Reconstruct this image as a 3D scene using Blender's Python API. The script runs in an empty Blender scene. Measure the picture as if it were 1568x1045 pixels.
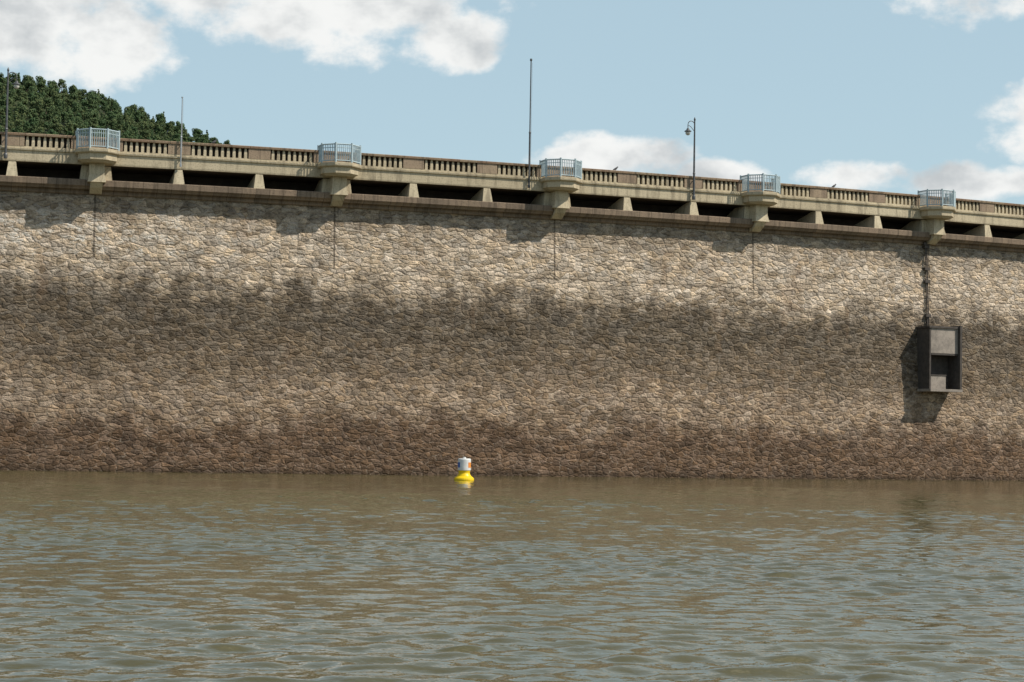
import bpy, math, random
import numpy as np
from mathutils import Vector, Matrix, noise
random.seed(7)
sc=bpy.context.scene
rad=math.radians
# ------------------------------------------------------------------ helpers
def link(o,parent=None):
    sc.collection.objects.link(o)
    if parent: o.parent=parent
    return o
def empty(name,loc=(0,0,0)):
    e=bpy.data.objects.new(name,None); e.location=loc; e.empty_display_size=1
    return link(e)
R=320.0; TH0=rad(18.4); P0=Vector((-12.5,138.0)); BAY=16.4
def P(s,n,z):
    th=TH0+s/R
    x=P0.x+R*(math.sin(th)-math.sin(TH0)); y=P0.y-R*(math.cos(th)-math.cos(TH0))
    return (x+n*math.sin(th), y-n*math.cos(th), z)
class MB:
    def __init__(s): s.v=[];s.uv=[];s.f=[];s.m=[]
    def vert(s,co,uv=(0,0)):
        s.v.append(tuple(co)); s.uv.append(uv); return len(s.v)-1
    def face(s,idx,m=0): s.f.append(tuple(idx)); s.m.append(m)
    def wbox(s,s0,s1,n0,n1,z0,z1,m=0,taper=None):
        ts,tn=(taper or (0,0)); i=[]
        for (a,b,c) in [(s0,n0,z0),(s1,n0,z0),(s1,n1,z0),(s0,n1,z0),(s0+ts,n0+tn,z1),(s1-ts,n0+tn,z1),(s1-ts,n1-tn,z1),(s0+ts,n1-tn,z1)]:
            i.append(s.vert(P(a,b,c),(a+b*.7,c+b*.3)))
        a=i
        for q in [(3,2,1,0),(4,5,6,7),(0,1,5,4),(1,2,6,5),(2,3,7,6),(3,0,4,7)]:
            s.face([a[k] for k in q],m)
    def prism(s,s0,s1,prof,m=0,flare=0):
        A=[];B=[]; zm=min(z for n,z in prof)
        for (n,z) in prof:
            f=flare if z<zm+.3 else 0
            A.append(s.vert(P(s0-f,n,z),(s0+n*.7,z))); B.append(s.vert(P(s1+f,n,z),(s1+n*.7,z)))
        k=len(prof)
        s.face(A[::-1],m); s.face(B,m)
        for j in range(k):
            s.face([A[j],A[(j+1)%k],B[(j+1)%k],B[j]],m)
    def sweep(s,svals,prof,m=0,closed=True):
        rows=[]
        for sv in svals:
            rows.append([s.vert(P(sv,n,z),(sv,z+n*.5)) for (n,z) in prof])
        k=len(prof)
        for a in range(len(rows)-1):
            for j in range(k if closed else k-1):
                jj=(j+1)%k
                s.face([rows[a][j],rows[a+1][j],rows[a+1][jj],rows[a][jj]],m)
        if closed:
            s.face(rows[0][::-1],m); s.face(rows[-1],m)
    def lathe(s,c,prof,seg=16,m=0,a0=0,a1=2*math.pi,rot=0):
        full=abs(a1-a0-2*math.pi)<1e-6
        nn=seg if full else seg+1
        rows=[]
        for (r,z) in prof:
            row=[]
            for k in range(nn):
                a=a0+(a1-a0)*k/seg+rot
                row.append(s.vert((c[0]+r*math.cos(a),c[1]+r*math.sin(a),c[2]+z),(a*max(r,.3),z)))
            rows.append(row)
        for j in range(len(rows)-1):
            for k in range(seg):
                kk=(k+1)%nn
                s.face([rows[j][k],rows[j][kk],rows[j+1][kk],rows[j+1][k]],m)
        if full:
            s.face(rows[0][::-1],m); s.face(rows[-1],m)
    def tube(s,pts,r,seg=8,m=0):
        pts=[Vector(p) for p in pts]; rows=[]
        for i,p in enumerate(pts):
            d=(pts[min(i+1,len(pts)-1)]-pts[max(i-1,0)]).normalized()
            u=d.orthogonal().normalized() if abs(d.z)>.99 else d.cross(Vector((0,0,1))).normalized()
            w=d.cross(u); rr=r[i] if isinstance(r,(list,tuple)) else r
            rows.append([s.vert(p+u*rr*math.cos(2*math.pi*k/seg)+w*rr*math.sin(2*math.pi*k/seg)) for k in range(seg)])
        for a in range(len(rows)-1):
            for k in range(seg):
                kk=(k+1)%seg
                s.face([rows[a][k],rows[a][kk],rows[a+1][kk],rows[a+1][k]],m)
        s.face(rows[0][::-1],m); s.face(rows[-1],m)
    def obj(s,name,mats,parent=None,smooth=False,recalc=True):
        me=bpy.data.meshes.new(name); me.from_pydata(s.v,[],s.f)
        uvl=me.uv_layers.new(name="UVMap")
        li=np.zeros(len(me.loops),dtype=np.int32); me.loops.foreach_get('vertex_index',li)
        uva=np.array(s.uv,dtype=np.float32)[li]
        uvl.data.foreach_set('uv',uva.ravel())
        me.polygons.foreach_set('material_index',s.m)
        if smooth: me.polygons.foreach_set('use_smooth',[True]*len(s.f))
        for mt in mats: me.materials.append(mt)
        if recalc:
            import bmesh
            bm=bmesh.new(); bm.from_mesh(me); bmesh.ops.recalc_face_normals(bm,faces=bm.faces); bm.to_mesh(me); bm.free()
        me.update()
        return link(bpy.data.objects.new(name,me),parent)
class NT:
    def __init__(s,nt): s.nt=nt; s.n=nt.nodes; s.l=nt.links
    def add(s,t,**kw):
        nd=s.n.new(t)
        for k,v in kw.items(): setattr(nd,k,v)
        return nd
    def inp(s,sock,v):
        if isinstance(v,bpy.types.NodeSocket): s.l.new(v,sock)
        elif v is not None: sock.default_value=v
    def math(s,op,a,b=None,c=None,clamp=False):
        nd=s.add('ShaderNodeMath',operation=op); nd.use_clamp=clamp
        s.inp(nd.inputs[0],a); s.inp(nd.inputs[1],b)
        if c is not None: s.inp(nd.inputs[2],c)
        return nd.outputs[0]
    def noise(s,vec,scale,detail=4,rough=.55,dist=0):
        nd=s.add('ShaderNodeTexNoise'); s.inp(nd.inputs['Vector'],vec)
        nd.inputs['Scale'].default_value=scale; nd.inputs['Detail'].default_value=detail
        nd.inputs['Roughness'].default_value=rough; nd.inputs['Distortion'].default_value=dist
        return nd.outputs['Fac']
    def mapr(s,v,a,b,c=0.,d=1.,smooth=True):
        nd=s.add('ShaderNodeMapRange'); nd.interpolation_type='SMOOTHSTEP' if smooth else 'LINEAR'
        s.inp(nd.inputs['Value'],v)
        for k,x in zip(('From Min','From Max','To Min','To Max'),(a,b,c,d)): s.inp(nd.inputs[k],x)
        return nd.outputs['Result']
    def mix(s,f,a,b,blend='MIX'):
        nd=s.add('ShaderNodeMix',data_type='RGBA',blend_type=blend)
        s.inp(nd.inputs[0],f)
        s.inp(nd.inputs[6],a if not isinstance(a,tuple) else (*a[:3],1)); s.inp(nd.inputs[7],b if not isinstance(b,tuple) else (*b[:3],1))
        return nd.outputs[2]
    def scale(s,vec,v):
        nd=s.add('ShaderNodeMapping'); s.inp(nd.inputs['Vector'],vec); nd.inputs['Scale'].default_value=v
        return nd.outputs[0]
def mat(name,rough=.85,spec=.3):
    m=bpy.data.materials.new(name); m.use_nodes=True
    t=NT(m.node_tree); b=m.node_tree.nodes['Principled BSDF']
    b.inputs['Roughness'].default_value=rough
    b.inputs['Specular IOR Level'].default_value=spec
    return m,t,b
def bump(t,b,h,strength,dist):
    nd=t.add('ShaderNodeBump'); nd.inputs['Strength'].default_value=strength; nd.inputs['Distance'].default_value=dist
    t.inp(nd.inputs['Height'],h); t.l.new(nd.outputs[0],b.inputs['Normal']); return nd
def simple(name,col,col2,scale=3,rough=.8,bs=.3,bd=.02,metal=0,spec=.3):
    m,t,b=mat(name,rough,spec)
    co=t.add('ShaderNodeTexCoord').outputs['Object']
    f=t.noise(co,scale,4,.65); f2=t.noise(co,scale*7,3,.6)
    k=t.math('ADD',t.math('MULTIPLY',f,.7),t.math('MULTIPLY',f2,.3))
    t.l.new(t.mix(t.mapr(k,.35,.65),col,col2),b.inputs['Base Color'])
    b.inputs['Metallic'].default_value=metal
    bump(t,b,f2,bs,bd)
    return m
def mulgrey(t,col,v):
    fc=t.add('ShaderNodeCombineColor'); [t.l.new(v,fc.inputs[k]) for k in range(3)]
    return t.mix(1.,col,fc.outputs[0],'MULTIPLY')
# ------------------------------------------------------------------ materials
M_wall,t,b=mat('rubble_masonry',.95,.1)
uv=t.add('ShaderNodeUVMap').outputs[0]
sep=t.add('ShaderNodeSeparateXYZ'); t.l.new(uv,sep.inputs[0]); S,Z=sep.outputs[0],sep.outputs[1]
wn=t.add('ShaderNodeTexNoise'); t.l.new(uv,wn.inputs['Vector']); wn.inputs['Scale'].default_value=1.4; wn.inputs['Detail'].default_value=4; wn.inputs['Roughness'].default_value=.68
off=t.add('ShaderNodeVectorMath',operation='MULTIPLY_ADD'); t.l.new(wn.outputs['Color'],off.inputs[0]); off.inputs[1].default_value=(.75,.38,0); t.l.new(uv,off.inputs[2])
mp=t.scale(off.outputs[0],(1.75,3.2,1))
v1=t.add('ShaderNodeTexVoronoi',voronoi_dimensions='2D',feature='F1'); t.l.new(mp,v1.inputs['Vector']); v1.inputs['Scale'].default_value=1; v1.inputs['Randomness'].default_value=1.
ve=t.add('ShaderNodeTexVoronoi',voronoi_dimensions='2D',feature='DISTANCE_TO_EDGE'); t.l.new(mp,ve.inputs['Vector']); ve.inputs['Scale'].default_value=1; ve.inputs['Randomness'].default_value=1.
sc2=t.add('ShaderNodeSeparateColor'); t.l.new(v1.outputs['Color'],sc2.inputs[0])
cell=sc2.outputs[0]; cell2=sc2.outputs[1]
big=t.noise(uv,.09,3,.6); mid=t.noise(uv,.55,4,.65); fine=t.noise(t.scale(uv,(1,1.5,1)),2.1,5,.78); vfine=t.noise(uv,8,3,.75)
blot=t.noise(t.scale(uv,(.8,1.2,1)),1.0,5,.72)
streak=t.noise(t.scale(uv,(.9,.07,1)),1,4,.65)
zz=t.math('ADD',Z,t.math('MULTIPLY',t.math('SUBTRACT',big,.5),4.0))
zz=t.math('ADD',zz,t.math('MULTIPLY',t.math('SUBTRACT',mid,.5),3.2))
zz=t.math('ADD',zz,t.math('MULTIPLY',t.math('SUBTRACT',streak,.5),3.2))
col=t.mix(t.mapr(zz,2.6,5.0),(.178,.119,.080),(.385,.290,.208))
col=t.mix(t.mapr(zz,5.4,7.8),col,(.225,.173,.123))
col=t.mix(t.mapr(zz,8.3,10.5),col,(.172,.138,.102))
col=t.mix(t.mapr(zz,11.5,14.2),col,(.59,.48,.365))
col=t.mix(t.mapr(zz,16.0,18.0),col,(.41,.335,.255))
var=t.mapr(cell,0,1,.70,1.30,False)
cv=t.add('ShaderNodeCombineColor')
t.l.new(var,cv.inputs[0]); t.l.new(t.math('MULTIPLY',var,t.mapr(cell2,0,1,.95,1.04,False)),cv.inputs[1]); t.l.new(t.math('MULTIPLY',var,t.mapr(cell2,0,1,.86,1.1,False)),cv.inputs[2])
col=t.mix(1.,col,cv.outputs[0],'MULTIPLY')
col=mulgrey(t,col,t.mapr(t.math('ADD',t.math('MULTIPLY',fine,.6),t.math('MULTIPLY',vfine,.4)),.32,.68,.42,1.58,False))
col=mulgrey(t,col,t.mapr(mid,.3,.7,.78,1.22,False))
col=mulgrey(t,col,t.mapr(blot,.32,.68,.70,1.30,False))
mort=t.mapr(ve.outputs['Distance'],.0,.11,1,0)
mm=t.math('MULTIPLY',mort,t.mapr(fine,.48,.62)) 
col=t.mix(t.math('MULTIPLY',mm,.45),col,(.56,.49,.40))
dark=t.math('MULTIPLY',mort,t.mapr(fine,.55,.40))
col=t.mix(t.math('MULTIPLY',dark,.6),col,(.05,.038,.028))
pits=t.mapr(vfine,.38,.28,0,.7)
col=t.mix(pits,col,(.05,.04,.03))
eff=t.math('MULTIPLY',t.mapr(t.noise(t.scale(uv,(.7,1.3,1)),1.1,5,.8),.50,.62),t.mapr(Z,13.4,15.2))
eff=t.math('MULTIPLY',eff,t.mapr(S,0,-18,.3,1.)); eff=t.math('MULTIPLY',eff,t.mapr(Z,17.8,16.8))
col=t.mix(eff,col,(.80,.74,.65))
rs=t.math('MULTIPLY',t.mapr(t.noise(t.scale(uv,(.35,.1,1)),1,4,.7),.54,.74),.4)
col=t.mix(rs,col,(.25,.15,.085))
hl=t.mapr(t.math('ABSOLUTE',t.math('SUBTRACT',Z,14.25)),.03,.09,.45,0)
hl=t.math('MULTIPLY',hl,t.mapr(mid,.35,.6,.3,1))
sm=t.math('ABSOLUTE',t.math('SUBTRACT',t.math('MODULO',t.math('ADD',S,BAY*10+BAY/2),BAY),BAY/2))
vl=t.math('MULTIPLY',t.mapr(sm,.03,.10,.75,0),t.mapr(Z,14.0,14.3)); vl=t.math('MULTIPLY',vl,t.mapr(fine,.35,.6,.5,1))
damp=t.mapr(t.math('ADD',Z,t.math('MULTIPLY',mid,.5)),.35,.75,.5,0)
dk=t.math('MAXIMUM',t.math('MAXIMUM',hl,vl),damp)
col=t.mix(dk,col,(.045,.035,.025))
t.l.new(col,b.inputs['Base Color'])
h=t.math('ADD',t.mapr(ve.outputs['Distance'],0,.25,0,.9),t.math('MULTIPLY',cell,.7))
h=t.math('ADD',h,t.math('MULTIPLY',fine,3.4)); h=t.math('ADD',h,t.math('MULTIPLY',vfine,.9))
bump(t,b,h,1.,.10)

def ashlar(name,c1,c2,mortar,bw,bh,stain=.5):
    m,t,b=mat(name,.9,.2)
    uv=t.add('ShaderNodeUVMap').outputs[0]
    br=t.add('ShaderNodeTexBrick'); t.l.new(uv,br.inputs['Vector']); br.inputs['Scale'].default_value=1
    br.inputs['Brick Width'].default_value=bw; br.inputs['Row Height'].default_value=bh; br.inputs['Mortar Size'].default_value=.015
    br.inputs['Color1'].default_value=(*c1,1); br.inputs['Color2'].default_value=(*c2,1); br.inputs['Mortar'].default_value=(*mortar,1)
    n1=t.noise(uv,1.3,5,.7); n2=t.noise(uv,9,3,.65); st=t.noise(t.scale(uv,(2.2,.25,1)),1,4,.7)
    col=t.mix(t.mapr(n1,.4,.7,0,.6),br.outputs['Color'],c2)
    col=t.mix(t.mapr(st,.46,.68,0,stain),col,(.07,.055,.04))
    col=t.mix(t.mapr(n2,.50,.7,0,.6),col,tuple(x*.5 for x in c2))
    t.l.new(col,b.inputs['Base Color'])
    bump(t,b,t.math('ADD',n2,t.math('MULTIPLY',br.outputs['Fac'],-.5)),.6,.03)
    return m
M_cornice=ashlar('cornice_stone',(.27,.20,.14),(.19,.145,.105),(.05,.04,.03),.95,5.,.6)
M_conc=ashlar('weathered_concrete',(.56,.48,.335),(.45,.38,.26),(.42,.35,.24),5.43,9.,.5)
M_rail=ashlar('lichen_coping',(.26,.165,.11),(.34,.26,.175),(.1,.07,.05),1.36,9.,.6)
M_back=simple('recess_shade_stone',(.04,.032,.025),(.065,.052,.04),1.5)  # near-black stone: shade of the recess under the deck put into the colour
M_road=simple('asphalt_road',(.05,.05,.05),(.07,.07,.068),4)
M_blue=simple('pale_blue_paint',(.42,.51,.53),(.33,.41,.44),4,.55,.1,.005)
M_steel=simple('grey_steel',(.12,.125,.13),(.07,.07,.07),5,.5,.1,.005,.3)
M_galv=simple('galvanised_metal',(.42,.44,.45),(.30,.32,.33),5,.45,.1,.005,.4)
M_box=simple('grey_concrete',(.33,.285,.24),(.19,.165,.14),1.2)
M_dark=simple('rusty_steel_and_shade',(.085,.072,.062),(.05,.043,.037),3)  # dark steel, also housing cheek with its shade put into the colour
M_yel=simple('yellow_buoy_plastic',(.80,.56,.01),(.72,.48,.01),2,.4,.05,.01)
M_wht=simple('white_buoy_plastic',(.70,.70,.68),(.58,.58,.56),3,.45,.05,.01)
M_org=simple('orange_tape',(.75,.28,.05),(.65,.22,.04),3,.5)
M_navy=simple('blue_tape',(.08,.16,.42),(.07,.13,.36),3,.5)
M_bird=simple('bird_feathers',(.05,.05,.055),(.12,.12,.12),20)
M_globe=simple('lamp_glass',(.62,.60,.54),(.5,.48,.42),4,.25,.05,.005)
# ------------------------------------------------------------------ DAM
dam=empty('dam')
SA,SB=-75.,120.
sv=list(np.arange(SA,SB+.01,1.5))
ZC0,ZC1=18.82,19.45; ZF0,ZF1=20.48,21.33; ZT=22.36
BAT=.05
w=MB()
sg=np.concatenate([np.arange(SA,-34,1.),np.arange(-34,72,.18),np.arange(72,SB+.1,1.)])
zg=np.arange(-1.5,ZC0+.01,.18); zg=np.append(zg,ZC0+.3)
nz=len(zg)
for s_ in sg:
    for z_ in zg:
        d=noise.fractal(Vector((s_*1.3,z_*2.3,0)),.9,2.1,4)*.06+noise.noise(Vector((s_*.25,z_*.4,7)))*.06
        w.vert(P(s_,(ZC0-z_)*BAT+d,z_),(s_,z_))
for i in range(len(sg)-1):
    for j in range(nz-1):
        a=i*nz+j; w.face((a,a+nz,a+nz+1,a+1))
w.obj('masonry_face',[M_wall],dam,recalc=False,smooth=True)
c=MB()
c.sweep(sv,[(-6.5,-3),(-.4,-3),(-.4,ZC0+.3),(-6.5,ZC0+.3)],0)
c.obj('masonry_core',[M_wall],dam)
c=MB()
c.sweep(sv,[(-6.6,ZC0),(.62,ZC0),(.70,ZC0+.10),(.86,ZC0+.22),(.88,ZC1-.04),(.84,ZC1),(-6.6,ZC1)],0)
c.obj('cornice',[M_cornice],dam)
c=MB()
c.sweep(sv,[(-.3,ZC0-.30),(.16,ZC0-.30),(.22,ZC0-.24),(.22,ZC0-.003),(-.3,ZC0-.003)],0)
c.obj('frieze_course',[M_cornice],dam)
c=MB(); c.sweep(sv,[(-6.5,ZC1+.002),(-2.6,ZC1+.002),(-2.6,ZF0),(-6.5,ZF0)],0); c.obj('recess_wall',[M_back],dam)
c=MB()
c.sweep(sv,[(-2.58,ZF0-.002),(.40,ZF0-.002),(.40,ZF0-.04),(-2.58,ZF0-.04)],0); c.obj('deck_soffit',[M_back],dam)  # thin dark sheet, shade below the deck put into its colour
c=MB()
c.sweep(sv,[(-6.6,ZF0+.003),(.60,ZF0+.003),(.62,ZF0+.1),(.62,ZF1-.14),(.72,ZF1-.10),(.74,ZF1),(-6.6,ZF1)],0)
c.obj('deck_beam',[M_conc],dam)
c=MB(); c.sweep(sv,[(-6.0,ZF1+.004),(-.1,ZF1+.004),(-.1,ZF1+.05),(-6.0,ZF1+.05)],0); c.obj('crest_road',[M_road],dam)
c=MB(); c.sweep(sv,[(-6.5,ZF1+.002),(-6.1,ZF1+.002),(-6.1,ZT-.05),(-6.5,ZT-.05)],0); c.obj('far_parapet',[M_rail],dam)
c=MB(); ns=range(-14,22)
for k in ns:
    s0=k*BAY/3
    if not(SA+2<s0<SB-2) or k%3==0: continue
    zt=ZF0-.045
    c.prism(s0-.24,s0+.24,[(.81,ZC1+.002),(.62,zt),(.05,zt),(-2.4,ZC1+.3),(-2.4,ZC1+.002)],0,.14)
c.obj('deck_struts',[M_conc],dam)
c=MB(); 
c.sweep(sv,[(.16,ZF1+.003),(.60,ZF1+.003),(.60,ZF1+.16),(.16,ZF1+.16)],0)
c.sweep(sv,[(.10,ZT-.16),(.68,ZT-.16),(.70,ZT-.03),(.66,ZT),(.10,ZT)],1)
c.sweep(sv,[(.12,ZF1+.162),(.22,ZF1+.162),(.22,ZT-.162),(.12,ZT-.162)],2)  # backing panel added so the gaps between balusters stay dark
zb0,zb1=ZF1+.162,ZT-.162
for k in ns:
    s0=k*BAY/3
    if not(SA+2<s0<SB-8): continue
    hw=.75 if k%3 else 1.7
    hn=.75 if (k+1)%3 else 1.7
    c.wbox(s0-hw,s0+hw,.2,.615,zb0,zb1,3)
    a=s0+hw; e=s0+BAY/3-hn; nb=max(2,int(round((e-a)/.40)))
    for q in range(nb):
        x=a+(q+.5)*(e-a)/nb
        zm=zb0+.3
        c.wbox(x-.10,x+.10,.36,.56,zb0,zm,0)
        c.wbox(x-.10,x+.10,.36,.56,zm+.002,zb1,0,(.04,.035))
c.obj('balustrade',[M_conc,M_rail,M_back,ashlar('parapet_block',(.35,.27,.185),(.27,.20,.145),(.1,.08,.05),2.,9.,.55)],dam)
def frame(s):
    th=TH0+s/R; return Vector((math.cos(th),math.sin(th),0)),Vector((math.sin(th),-math.cos(th),0)),th
for k in range(-4,7):
    s0=k*BAY
    c=MB(); g=MB(); ctr=P(s0,1.0,0); T,N,th=frame(s0)
    rt=th+rad(22.5); q8=1/math.cos(math.pi/8)
    c.lathe(ctr,[(r*q8*.97,z) for r,z in [(1.02,ZF0+.02),(1.20,ZF0+.14),(1.30,ZF0+.18),(1.30,ZF1-.28),(1.48,ZF1-.2),(1.50,ZF1-.14),(1.50,ZF1+.02),(1.45,ZF1+.05)]],8,0,rot=rt)
    c.wbox(s0-.50,s0+.50,-.4,1.32,ZC1+.30,ZF0+.015,0)
    c.wbox(s0-.60,s0+.60,-.4,1.42,ZC1-.20,ZC1+.298,0,(.10,.10))
    c.prism(s0-.40,s0+.40,[(0.,ZC0-.25),(.45,ZC0-.25),(1.0,ZC0+.1),(1.30,ZC1-.203),(0.,ZC1-.203)],0)
    c.prism(s0-.95,s0+.95,[(.50,ZC1+.002),(.42,ZF0-.045),(-1.0,ZF0-.045),(-2.5,ZC1+.4),(-2.5,ZC1+.002)],0,.12)
    # octagonal railing: five outer sides of the octagon
    zr0=ZF1+.05; zr1=zr0+1.25; rv=1.40*q8*.97
    cor=[Vector((ctr[0]+rv*math.cos(th-rad(90)+rad(22.5+45*j)),ctr[1]+rv*math.sin(th-rad(90)+rad(22.5+45*j)),0)) for j in (-3,-2,-1,0,1,2)]
    def up(p,z): return Vector((p.x,p.y,z))
    for a_,b_ in zip(cor[:-1],cor[1:]):
        for z,r in ((zr1,.05),(zr0+.12,.04),(zr1-.24,.025)):
            g.tube([up(a_,z),up(b_,z)],r,6,0)
        for q in range(1,8):
            p=a_.lerp(b_,q/8); g.tube([up(p,zr0+.1),up(p,zr1)],.030,6,0)
    for p in cor: g.tube([up(p,zr0),up(p,zr1+.10)],.07,8,0)
    c.obj('turret_corbel',[M_conc],dam)
    g.obj('turret_railing',[M_blue],dam)
# ------------------------------------------------------------------ lamps / masts
def lamp(s0,side,ztop):
    e=empty('street_lamp',P(s0,.86,ZF0+.1))
    m=MB(); T,N,th=frame(s0); H=ztop-e.location.z
    m.lathe((0,0,0),[(.13,0),(.13,.25),(.09,.35),(.08,1.9),(.11,1.95),(.075,2.02),(.06,H-1.2),(.05,H-.12),(.075,H-.08),(.07,H),(.015,H+.14)],10,0)
    m.tube([Vector((0,0,.45)),-N*.3+Vector((0,0,.45))],.04,6,0)
    m.tube([Vector((0,0,1.4)),-N*.3+Vector((0,0,1.4))],.04,6,0)
    pts=[]
    for q in range(9):
        a=math.pi*q/8
        pts.append(T*side*(.28-.28*math.cos(a))+Vector((0,0,H-.45+.28*math.sin(a))))
    pts.append(T*side*.56+Vector((0,0,H-.75)))
    m.tube(pts,.032,6,0)
    m.tube([Vector((0,0,H-.95)),T*side*.3+Vector((0,0,H-.62)),T*side*.5+Vector((0,0,H-.50))],.022,6,0)
    c=T*side*.56+Vector((0,0,H-1.12))
    m.lathe(c,[(.05,.4),(.10,.34),(.13,.26),(.26,.18),(.27,.14),(.2,.135)],12,0)
    m.lathe(c,[(.05,-.14),(.13,-.10),(.19,0),(.18,.10),(.14,.133)],12,1)
    m.obj('lamp_post',[M_steel,M_globe],e,smooth=False)
lamp(BAY*5/3-.1,-1,26.6); lamp(-22.3,1,26.5)
def mast(s0,ztop,r):
    e=empty('flagpole',P(s0,.82,ZF0+.15)); H=ztop-e.location.z; T,N,th=frame(s0)
    m=MB(); m.lathe((0,0,0),[(r*1.5,0),(r*1.5,.2),(r,.22),(r,H*.42),(r*1.35,H*.425),(r*.7,H*.44),(r*.62,H*.98),(r*1.3,H*.985),(r*1.2,H)],8,0)
    for z in (.5,1.5): m.tube([Vector((0,0,z)),-N*.26+Vector((0,0,z))],.035,6,0)
    m.tube([Vector((r*1.4,0,1.0)),Vector((r*1.4,0,H*.97))],.009,4,0)
    m.obj('pole',[M_galv if r<.06 else M_steel],e)
mast(14.05,29.95,.065); mast(-10.85,25.4,.05)
# ------------------------------------------------------------------ gauge housing
gh=empty('intake_gauge_housing'); m=MB()
s0,s1=47.85,50.85; z0,z1=6.9,12.05; nb_=.2; nf=1.95
m.wbox(s0,s0+.14,nb_,nf,z0+.2,z1-.2,1)  # left cheek coloured dark to carry the shade on this side
m.wbox(s1-.20,s1,nb_,nf+.25,z0+.2,z1+.05,1)
m.wbox(s0+.142,s1-.202,nb_,nf-.03,z1-2.15,z1-.2,0)
m.wbox(s0-.08,s1-.202,nb_,nf+.08,z1-.198,z1-.04,1)
m.wbox(s0-.1,s1+.05,nb_,nf+.28,z0,z0+.198,0)
m.wbox(s0+.142,s1-.202,nb_,.75,z0+.2,z1-2.152,1)
m.wbox(s0+.25,s1-1.2,.752,1.7,z0+.2,z0+1.25,0)
m.wbox(s0+.25,s1-1.15,.752,1.75,z0+1.252,z0+1.33,1)
m.wbox(s0+.2,s1-.25,nf-.12,nf-.04,z1-2.3,z1-2.155,1)
m.obj('housing',[M_box,M_dark],gh)
m=MB(); sc_=48.85
def fn(z): return (ZC0-z)*BAT
for ds in (-.07,.07):
    m.tube([P(sc_+ds,fn(z)+.15,z) for z in (12.05,15,18.7)],.045,6,0)
for z in np.arange(12.4,18.6,.38): m.tube([P(sc_-.11,fn(z)+.15,z),P(sc_+.11,fn(z)+.15,z)],.018,4,0)
for z in (12.9,15.6,16.6,18.35):
    m.wbox(sc_-.24,sc_+.24,fn(z)-.1,fn(z)+.28,z-.11,z+.11,0)
m.wbox(sc_-.35,sc_+.2,fn(18.2),fn(18.2)+.35,18.5,18.7,0)
m.obj('cable_ladder',[M_dark],gh)
# ------------------------------------------------------------------ buoy
by=empty('marker_buoy',(-2.85,125.0,0)); m=MB()
m.lathe((0,0,0),[(.45,-.25),(.60,-.1),(.63,.04),(.62,.13),(.55,.20),(.44,.28),(.36,.42),(.34,.50),(.37,.55),(.37,.62)],28,0)
m.lathe((0,0,0),[(.38,.625),(.41,.64),(.41,1.30),(.39,1.35),(.34,1.37)],28,1)
m.lathe((0,0,0),[(.10,1.37),(.10,1.44),(.04,1.46)],10,1)
for a,mm_ in ((-150,3),(-30,2)):
    m.lathe((0,0,0),[(.416,.80),(.416,1.13)],3,mm_,rad(a-22),rad(a+22))
m.obj('buoy_body',[M_yel,M_wht,M_org,M_navy],by,smooth=False)
for sb in (21.0,39.8,-8.6):
    e=empty('perched_bird',P(sb,.4,ZT)); m=MB(); T,N,th=frame(sb)
    m.tube([T*-.2+Vector((0,0,.06)),T*-.1+Vector((0,0,.1)),T*0+Vector((0,0,.14)),T*.1+Vector((0,0,.2)),T*.14+Vector((0,0,.27)),T*.17+Vector((0,0,.29)),T*.24+Vector((0,0,.28))],[.02,.05,.085,.07,.045,.05,.01],8,0)
    for d in (-.03,.03): m.tube([N*d+Vector((0,0,0)),N*d+Vector((0,0,.1))],.01,4,0)
    m.obj('body',[M_bird],e,smooth=True)
# ------------------------------------------------------------------ water (real wave geometry)
M_water,t,b=mat('lake_water',.04,.5)
b.inputs['IOR'].default_value=1.333
co=t.add('ShaderNodeTexCoord').outputs['Object']
cn=t.noise(co,.05,3)
t.l.new(t.mix(t.mapr(cn,.35,.65),(.078,.069,.026),(.098,.086,.035)),b.inputs['Base Color'])
w3=t.noise(co,6.,2,.5)
bump(t,b,w3,1.,.010)
def axis(segs):
    out=[]
    for a,b_,d0,d1 in segs:
        x=a
        while x<b_-1e-6:
            out.append(x); f=(x-a)/(b_-a); x+=d0+(d1-d0)*f
    out.append(segs[-1][1]); return np.array(out)
xh=axis([(0,13,.09,.09),(13,44,.10,.20),(44,70,.3,2),(70,500,3,60)])
X=np.concatenate([-xh[:0:-1],xh])
Y=axis([(-500,0,60,5),(0,14,3,.2),(14,60,.075,.10),(60,112,.11,.22)])
def wall_y(x):
    a=np.sin(TH0)+(x-P0.x)/R
    pa,pb=P(SA,0,0),P(SB,0,0); ta,tb=TH0+SA/R,TH0+SB/R
    y=P0.y-R*(np.sqrt(1-np.clip(a,-.95,.95)**2)-np.cos(TH0))
    y=np.where(x<pa[0],pa[1]+(x-pa[0])*np.tan(ta),y); y=np.where(x>pb[0],pb[1]+(x-pb[0])*np.tan(tb),y)
    return y
nw=140; wy=wall_y(X)+.1
rows=np.concatenate([np.repeat(Y[:,None],len(X),1), Y[-1]+(wy-Y[-1])[None,:]*(np.arange(1,nw+1)/nw)[:,None]],0)
rows=np.minimum(rows,wy[None,:])
XX=np.repeat(X[None,:],rows.shape[0],0)
dxl=np.gradient(X)[None,:]*np.ones_like(XX); dyl=np.gradient(rows,axis=0); cell_=np.maximum(dxl,dyl)
rs_=np.random.RandomState(5); ZZ=np.zeros_like(XX)
gustf=1+.35*np.sin(XX*.11+rows*.05+1.)*np.sin(rows*.13-XX*.04)+.2*np.sin(rows*.31+XX*.17)
NW=90
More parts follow.
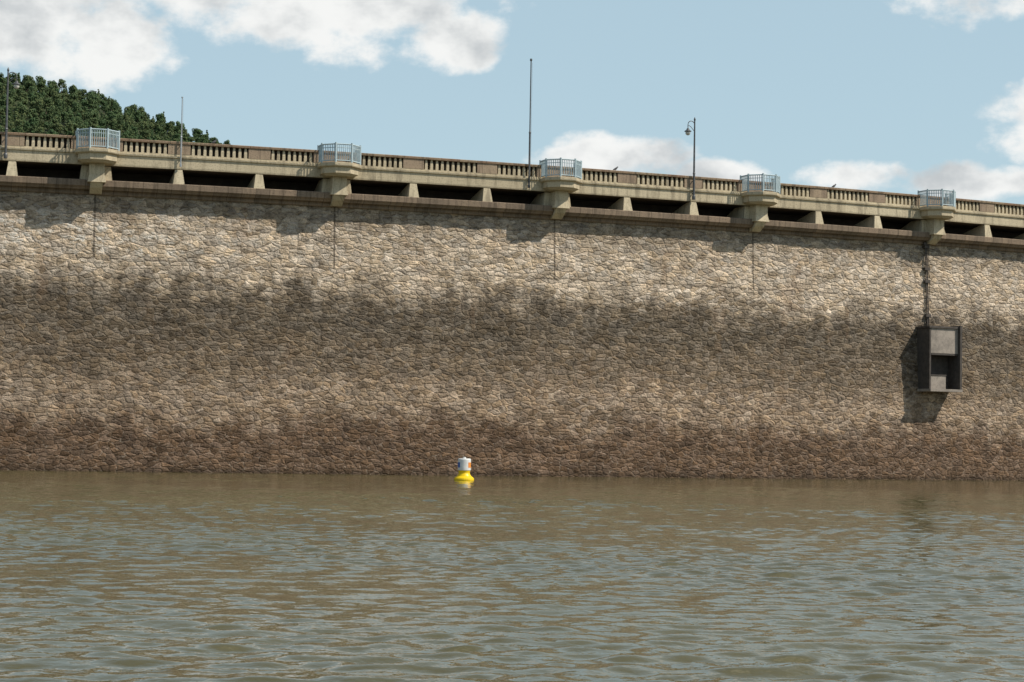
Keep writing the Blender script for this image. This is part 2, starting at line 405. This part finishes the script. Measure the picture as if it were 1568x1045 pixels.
for i in range(NW):
    lam=.30*(6.0**(rs_.rand()**1.1)); k=2*np.pi/lam
    ang=rad(90)+rs_.randn()*rad(34)+rad(10)
    slope=.0185*(1. if lam<1.1 else .8)
    amp=slope*lam/(2*np.pi)
    fade=np.clip((lam/cell_-2.3)/1.8,0,1)
    ph=k*(XX*np.cos(ang)+rows*np.sin(ang))+rs_.rand()*6.28+.6*np.sin(XX*.23+i)+.6*np.sin(rows*.19+i*2.)
    ZZ+=amp*fade*np.sin(ph)*np.clip(gustf,.4,1.6)
calmf=np.interp(rows,[70,100,125],[1.1,.75,.5]); ZZ*=calmf
m_=bpy.data.meshes.new('lake_water'); nr,nc=XX.shape
vv=np.stack([XX,rows,ZZ],-1).reshape(-1,3).astype(np.float32)
idx=np.arange(nr*nc).reshape(nr,nc)
q=np.stack([idx[:-1,:-1],idx[:-1,1:],idx[1:,1:],idx[1:,:-1]],-1).reshape(-1,4)
keep=(dyl[1:,:-1]>1e-4).reshape(-1)
q=q[keep].astype(np.int32)
m_.vertices.add(len(vv)); m_.vertices.foreach_set('co',vv.ravel())
m_.loops.add(q.size); m_.loops.foreach_set('vertex_index',q.ravel())
m_.polygons.add(len(q)); m_.polygons.foreach_set('loop_start',np.arange(0,q.size,4,dtype=np.int32)); m_.polygons.foreach_set('use_smooth',np.ones(len(q),dtype=bool))
m_.update(calc_edges=True); m_.validate(); m_.materials.append(M_water)
link(bpy.data.objects.new('lake_water',m_)); print('water',nr,nc)
# ------------------------------------------------------------------ ground & hill
M_ground=simple('meadow_ground',(.06,.075,.03),(.09,.085,.045),.05)
m=MB(); ids=[m.vert((x,y,-3.2)) for x,y in ((-9000,-9000),(9000,-9000),(9000,9000),(-9000,9000))]; m.face(ids); m.obj('ground',[M_ground])
ridge=[(-1200,160),(-800,200),(-500,210),(-330,184),(-260,166),(-231,158.5),(-187,151),(-142,135),(-112,122.5),(-80,103),(-40,84),(36,54),(180,22),(400,0),(900,-4)]
RX=[r[0] for r in ridge]; RZ=[r[1] for r in ridge]
def hz(x,y):
    r=float(np.interp(x,RX,RZ))
    f=(y-520)/(900-520)
    f=max(0,min(1,f)) if y<=900 else max(0,1-(y-900)/700)
    f=f*f*(3-2*f)*.35+f*.65
    return -3.5+(r+3.5)*f+noise.noise(Vector((x*.012,y*.012,0)))*7*f
m=MB(); xs=np.arange(-1200,905,15.); ys=np.arange(505,1605,20.)
for x in xs:
    for y in ys: m.vert((x,y,hz(x,y)))
ny=len(ys)
for i in range(len(xs)-1):
    for j in range(ny-1):
        a=i*ny+j; m.face((a,a+ny,a+ny+1,a+1))
M_hill=simple('forest_floor',(.030,.045,.016),(.05,.062,.022),.1)
m.obj('hill',[M_hill],smooth=True)
M_leaf,t,b=mat('forest_foliage',.8,.15)
oi=t.add('ShaderNodeObjectInfo').outputs['Random']; co=t.add('ShaderNodeTexCoord').outputs['Object']
n_=t.noise(co,.9,2,.6)
c1=t.mix(oi,(.062,.11,.042),(.13,.15,.058)); c1=t.mix(t.mapr(n_,.35,.7),c1,(.055,.095,.045))
t.l.new(c1,b.inputs['Base Color'])
M_bark=simple('bark',(.06,.045,.03),(.09,.07,.05),5)
def tree_mesh(i,conifer=False):
    rnd=random.Random(i); m=MB()
    m.tube([(0,0,-2),(0.1,0,3),(.2,.1,6.5),(.15,0,8.5)],[.32,.25,.15,.06],6,1)
    blobs=[]
    if conifer:
        for k in range(10): blobs.append((Vector((rnd.uniform(-.3,.3),rnd.uniform(-.3,.3),2.+k*1.05)),2.5*(1-k/11)))
    else:
        for k in range(12):
            a=rnd.uniform(0,6.28); r=rnd.uniform(.6,2.6)
            z=rnd.uniform(3.2,9.0); r*=1-abs(z-5.5)/7
            blobs.append((Vector((r*math.cos(a),r*math.sin(a),z)),rnd.uniform(1.1,1.9)))
        for k in range(6):
            bb=blobs[k][0]; m.tube([(0.1,0,3+k*.5),bb*.6+Vector((0,0,1.5)),bb],[.12,.08,.03],5,1)
    for (c,r) in blobs:
        for q in range(65):
            d=Vector((rnd.gauss(0,1),rnd.gauss(0,1),rnd.gauss(0,1))).normalized()
            p=c+Vector((d.x*r,d.y*r,d.z*r*(.55 if conifer else .8)))*rnd.uniform(.6,1.08)
            nrm=(d+Vector((rnd.uniform(-.6,.6),rnd.uniform(-.6,.6),rnd.uniform(-.3,.9)))).normalized()
            u=nrm.orthogonal().normalized(); v=nrm.cross(u); sz=rnd.uniform(.24,.44)
            a=[m.vert(p+u*sz*x+v*sz*y) for x,y in ((-1,-.6),(.2,-1),(1,.3),(-.2,1))]
            m.face(a,0)
    return m
protos=[]
forest=empty('hillside_forest')
for i in range(5):
    mb=tree_mesh(i,i==4)
    o=mb.obj('tree_crown_mesh',[M_leaf,M_bark],forest,recalc=False); protos.append(o.data); o.location=(-260-8*i,880,hz(-260-8*i,880))
rnd=random.Random(3); cnt=0
for x in np.arange(-420,0,4.0):
    for y in np.arange(800,920,5.4):
        xx=x+rnd.uniform(-2.2,2.2); yy=y+rnd.uniform(-2.6,2.6)
        z=hz(xx,yy)
        if z<.132*yy: continue
        o=bpy.data.objects.new('tree',protos[rnd.choice((0,1,2,3,0,1,2,3,4))]); o.location=(xx,yy,z-.8)
        k=rnd.uniform(.38,.74); o.scale=(k*rnd.uniform(.9,1.2),k*rnd.uniform(.9,1.2),k*rnd.uniform(.85,1.25)); o.rotation_euler=(0,0,rnd.uniform(0,6.28))
        link(o,forest); cnt+=1
print('trees',cnt)
# ------------------------------------------------------------------ light
sunv=Vector((1.62,-.45,1.85)).normalized()
el=math.asin(sunv.z); az=math.atan2(sunv.x,sunv.y)
sd=bpy.data.lights.new('sun','SUN'); sd.energy=5.0; sd.angle=rad(.5); sd.color=(1,.93,.82)
so=link(bpy.data.objects.new('sun',sd)); so.rotation_euler=sunv.to_track_quat('Z','Y').to_euler(); so.location=(60,-40,90)
wd=bpy.data.worlds.new('World'); sc.world=wd; wd.use_nodes=True
t=NT(wd.node_tree); t.n.clear()
out=t.add('ShaderNodeOutputWorld'); bg=t.add('ShaderNodeBackground'); bc=t.add('ShaderNodeBackground'); mx=t.add('ShaderNodeMixShader')
sky=t.add('ShaderNodeTexSky'); sky.sky_type='NISHITA'; sky.sun_disc=False; sky.sun_elevation=el; sky.sun_rotation=az
sky.air_density=1.; sky.dust_density=.6; sky.ozone_density=1.5
tc=t.add('ShaderNodeTexCoord').outputs['Generated']
sx=t.add('ShaderNodeSeparateXYZ'); t.l.new(tc,sx.inputs[0])
AZ=t.math('MULTIPLY',t.math('ARCTAN2',sx.outputs[0],sx.outputs[1]),57.2958)
EL=t.math('MULTIPLY',t.math('ARCSINE',sx.outputs[2]),57.2958)
t.l.new(t.mix(t.mapr(EL,12,40,.6,.1),sky.outputs[0],(5.35,7.1,7.7)),bg.inputs[0]); bg.inputs[1].default_value=.106
cb=t.add('ShaderNodeCombineXYZ'); t.l.new(AZ,cb.inputs[0]); t.l.new(t.math('MULTIPLY',EL,1.4),cb.inputs[1])
nA=t.noise(cb.outputs[0],.45,7,.58); nB=t.noise(cb.outputs[0],.30,5,.55)
K=.0188
blobs=[(40,25,160,105,1.),(175,70,85,75,1.),(330,-10,150,75,1.),(520,5,200,85,1.),(670,55,90,55,1.),(930,243,120,32,1.),(1095,266,65,22,.9),(1310,277,85,26,.9),(1480,290,120,26,.95),(1490,5,150,60,.5),(1580,205,85,62,1.)]
cur=None
for (px,py,rx,ry,wt) in blobs:
    a0=(px-784)*K; e0=(657+.0175*px-py)*K
    dx=t.math('DIVIDE',t.math('SUBTRACT',AZ,a0),rx*K); dy=t.math('DIVIDE',t.math('SUBTRACT',EL,e0),ry*K)
    q=t.math('SUBTRACT',wt,t.math('ADD',t.math('MULTIPLY',dx,dx),t.math('MULTIPLY',dy,dy)))
    q=t.math('MAXIMUM',q,-1.5)
    cur=q if cur is None else t.math('MAXIMUM',cur,q)
gn=t.math('MULTIPLY',t.math('SUBTRACT',t.noise(t.scale(tc,(1,1,2.2)),2.6,4,.55),.58),9)
gm=t.mapr(EL,13.5,18)
gn=t.math('SUBTRACT',t.math('MULTIPLY',gn,gm),t.mapr(EL,18,13,0,3))
dens=t.math('ADD',cur,t.math('MULTIPLY',t.math('SUBTRACT',nA,.5),4.2))
dens=t.math('MAXIMUM',dens,gn)
fac=t.mapr(dens,-.4,.6)
shade=t.math('ADD',t.math('MULTIPLY',dens,.12),t.math('MULTIPLY',t.math('SUBTRACT',nB,.5),3.6))
ccol=t.mix(t.mapr(shade,-.22,.70),(.94,.94,.92),(.55,.575,.59))
t.l.new(ccol,bc.inputs[0]); bc.inputs[1].default_value=1.
t.l.new(t.math('MULTIPLY',fac,.95),mx.inputs[0]); t.l.new(bg.outputs[0],mx.inputs[1]); t.l.new(bc.outputs[0],mx.inputs[2]); t.l.new(mx.outputs[0],out.inputs[0])
# ------------------------------------------------------------------ camera
cd=bpy.data.cameras.new('camera'); cd.lens=70; cd.sensor_width=36; cd.clip_end=20000; cd.clip_start=.5
cam=link(bpy.data.objects.new('camera',cd))
cam.matrix_world=Matrix.Translation((0,0,2.7))@Matrix.Rotation(rad(90+2.79),4,'X')@Matrix.Rotation(rad(1.0),4,'Z')
sc.camera=cam
sc.view_settings.view_transform='Standard'; sc.view_settings.look='None'; sc.view_settings.exposure=0
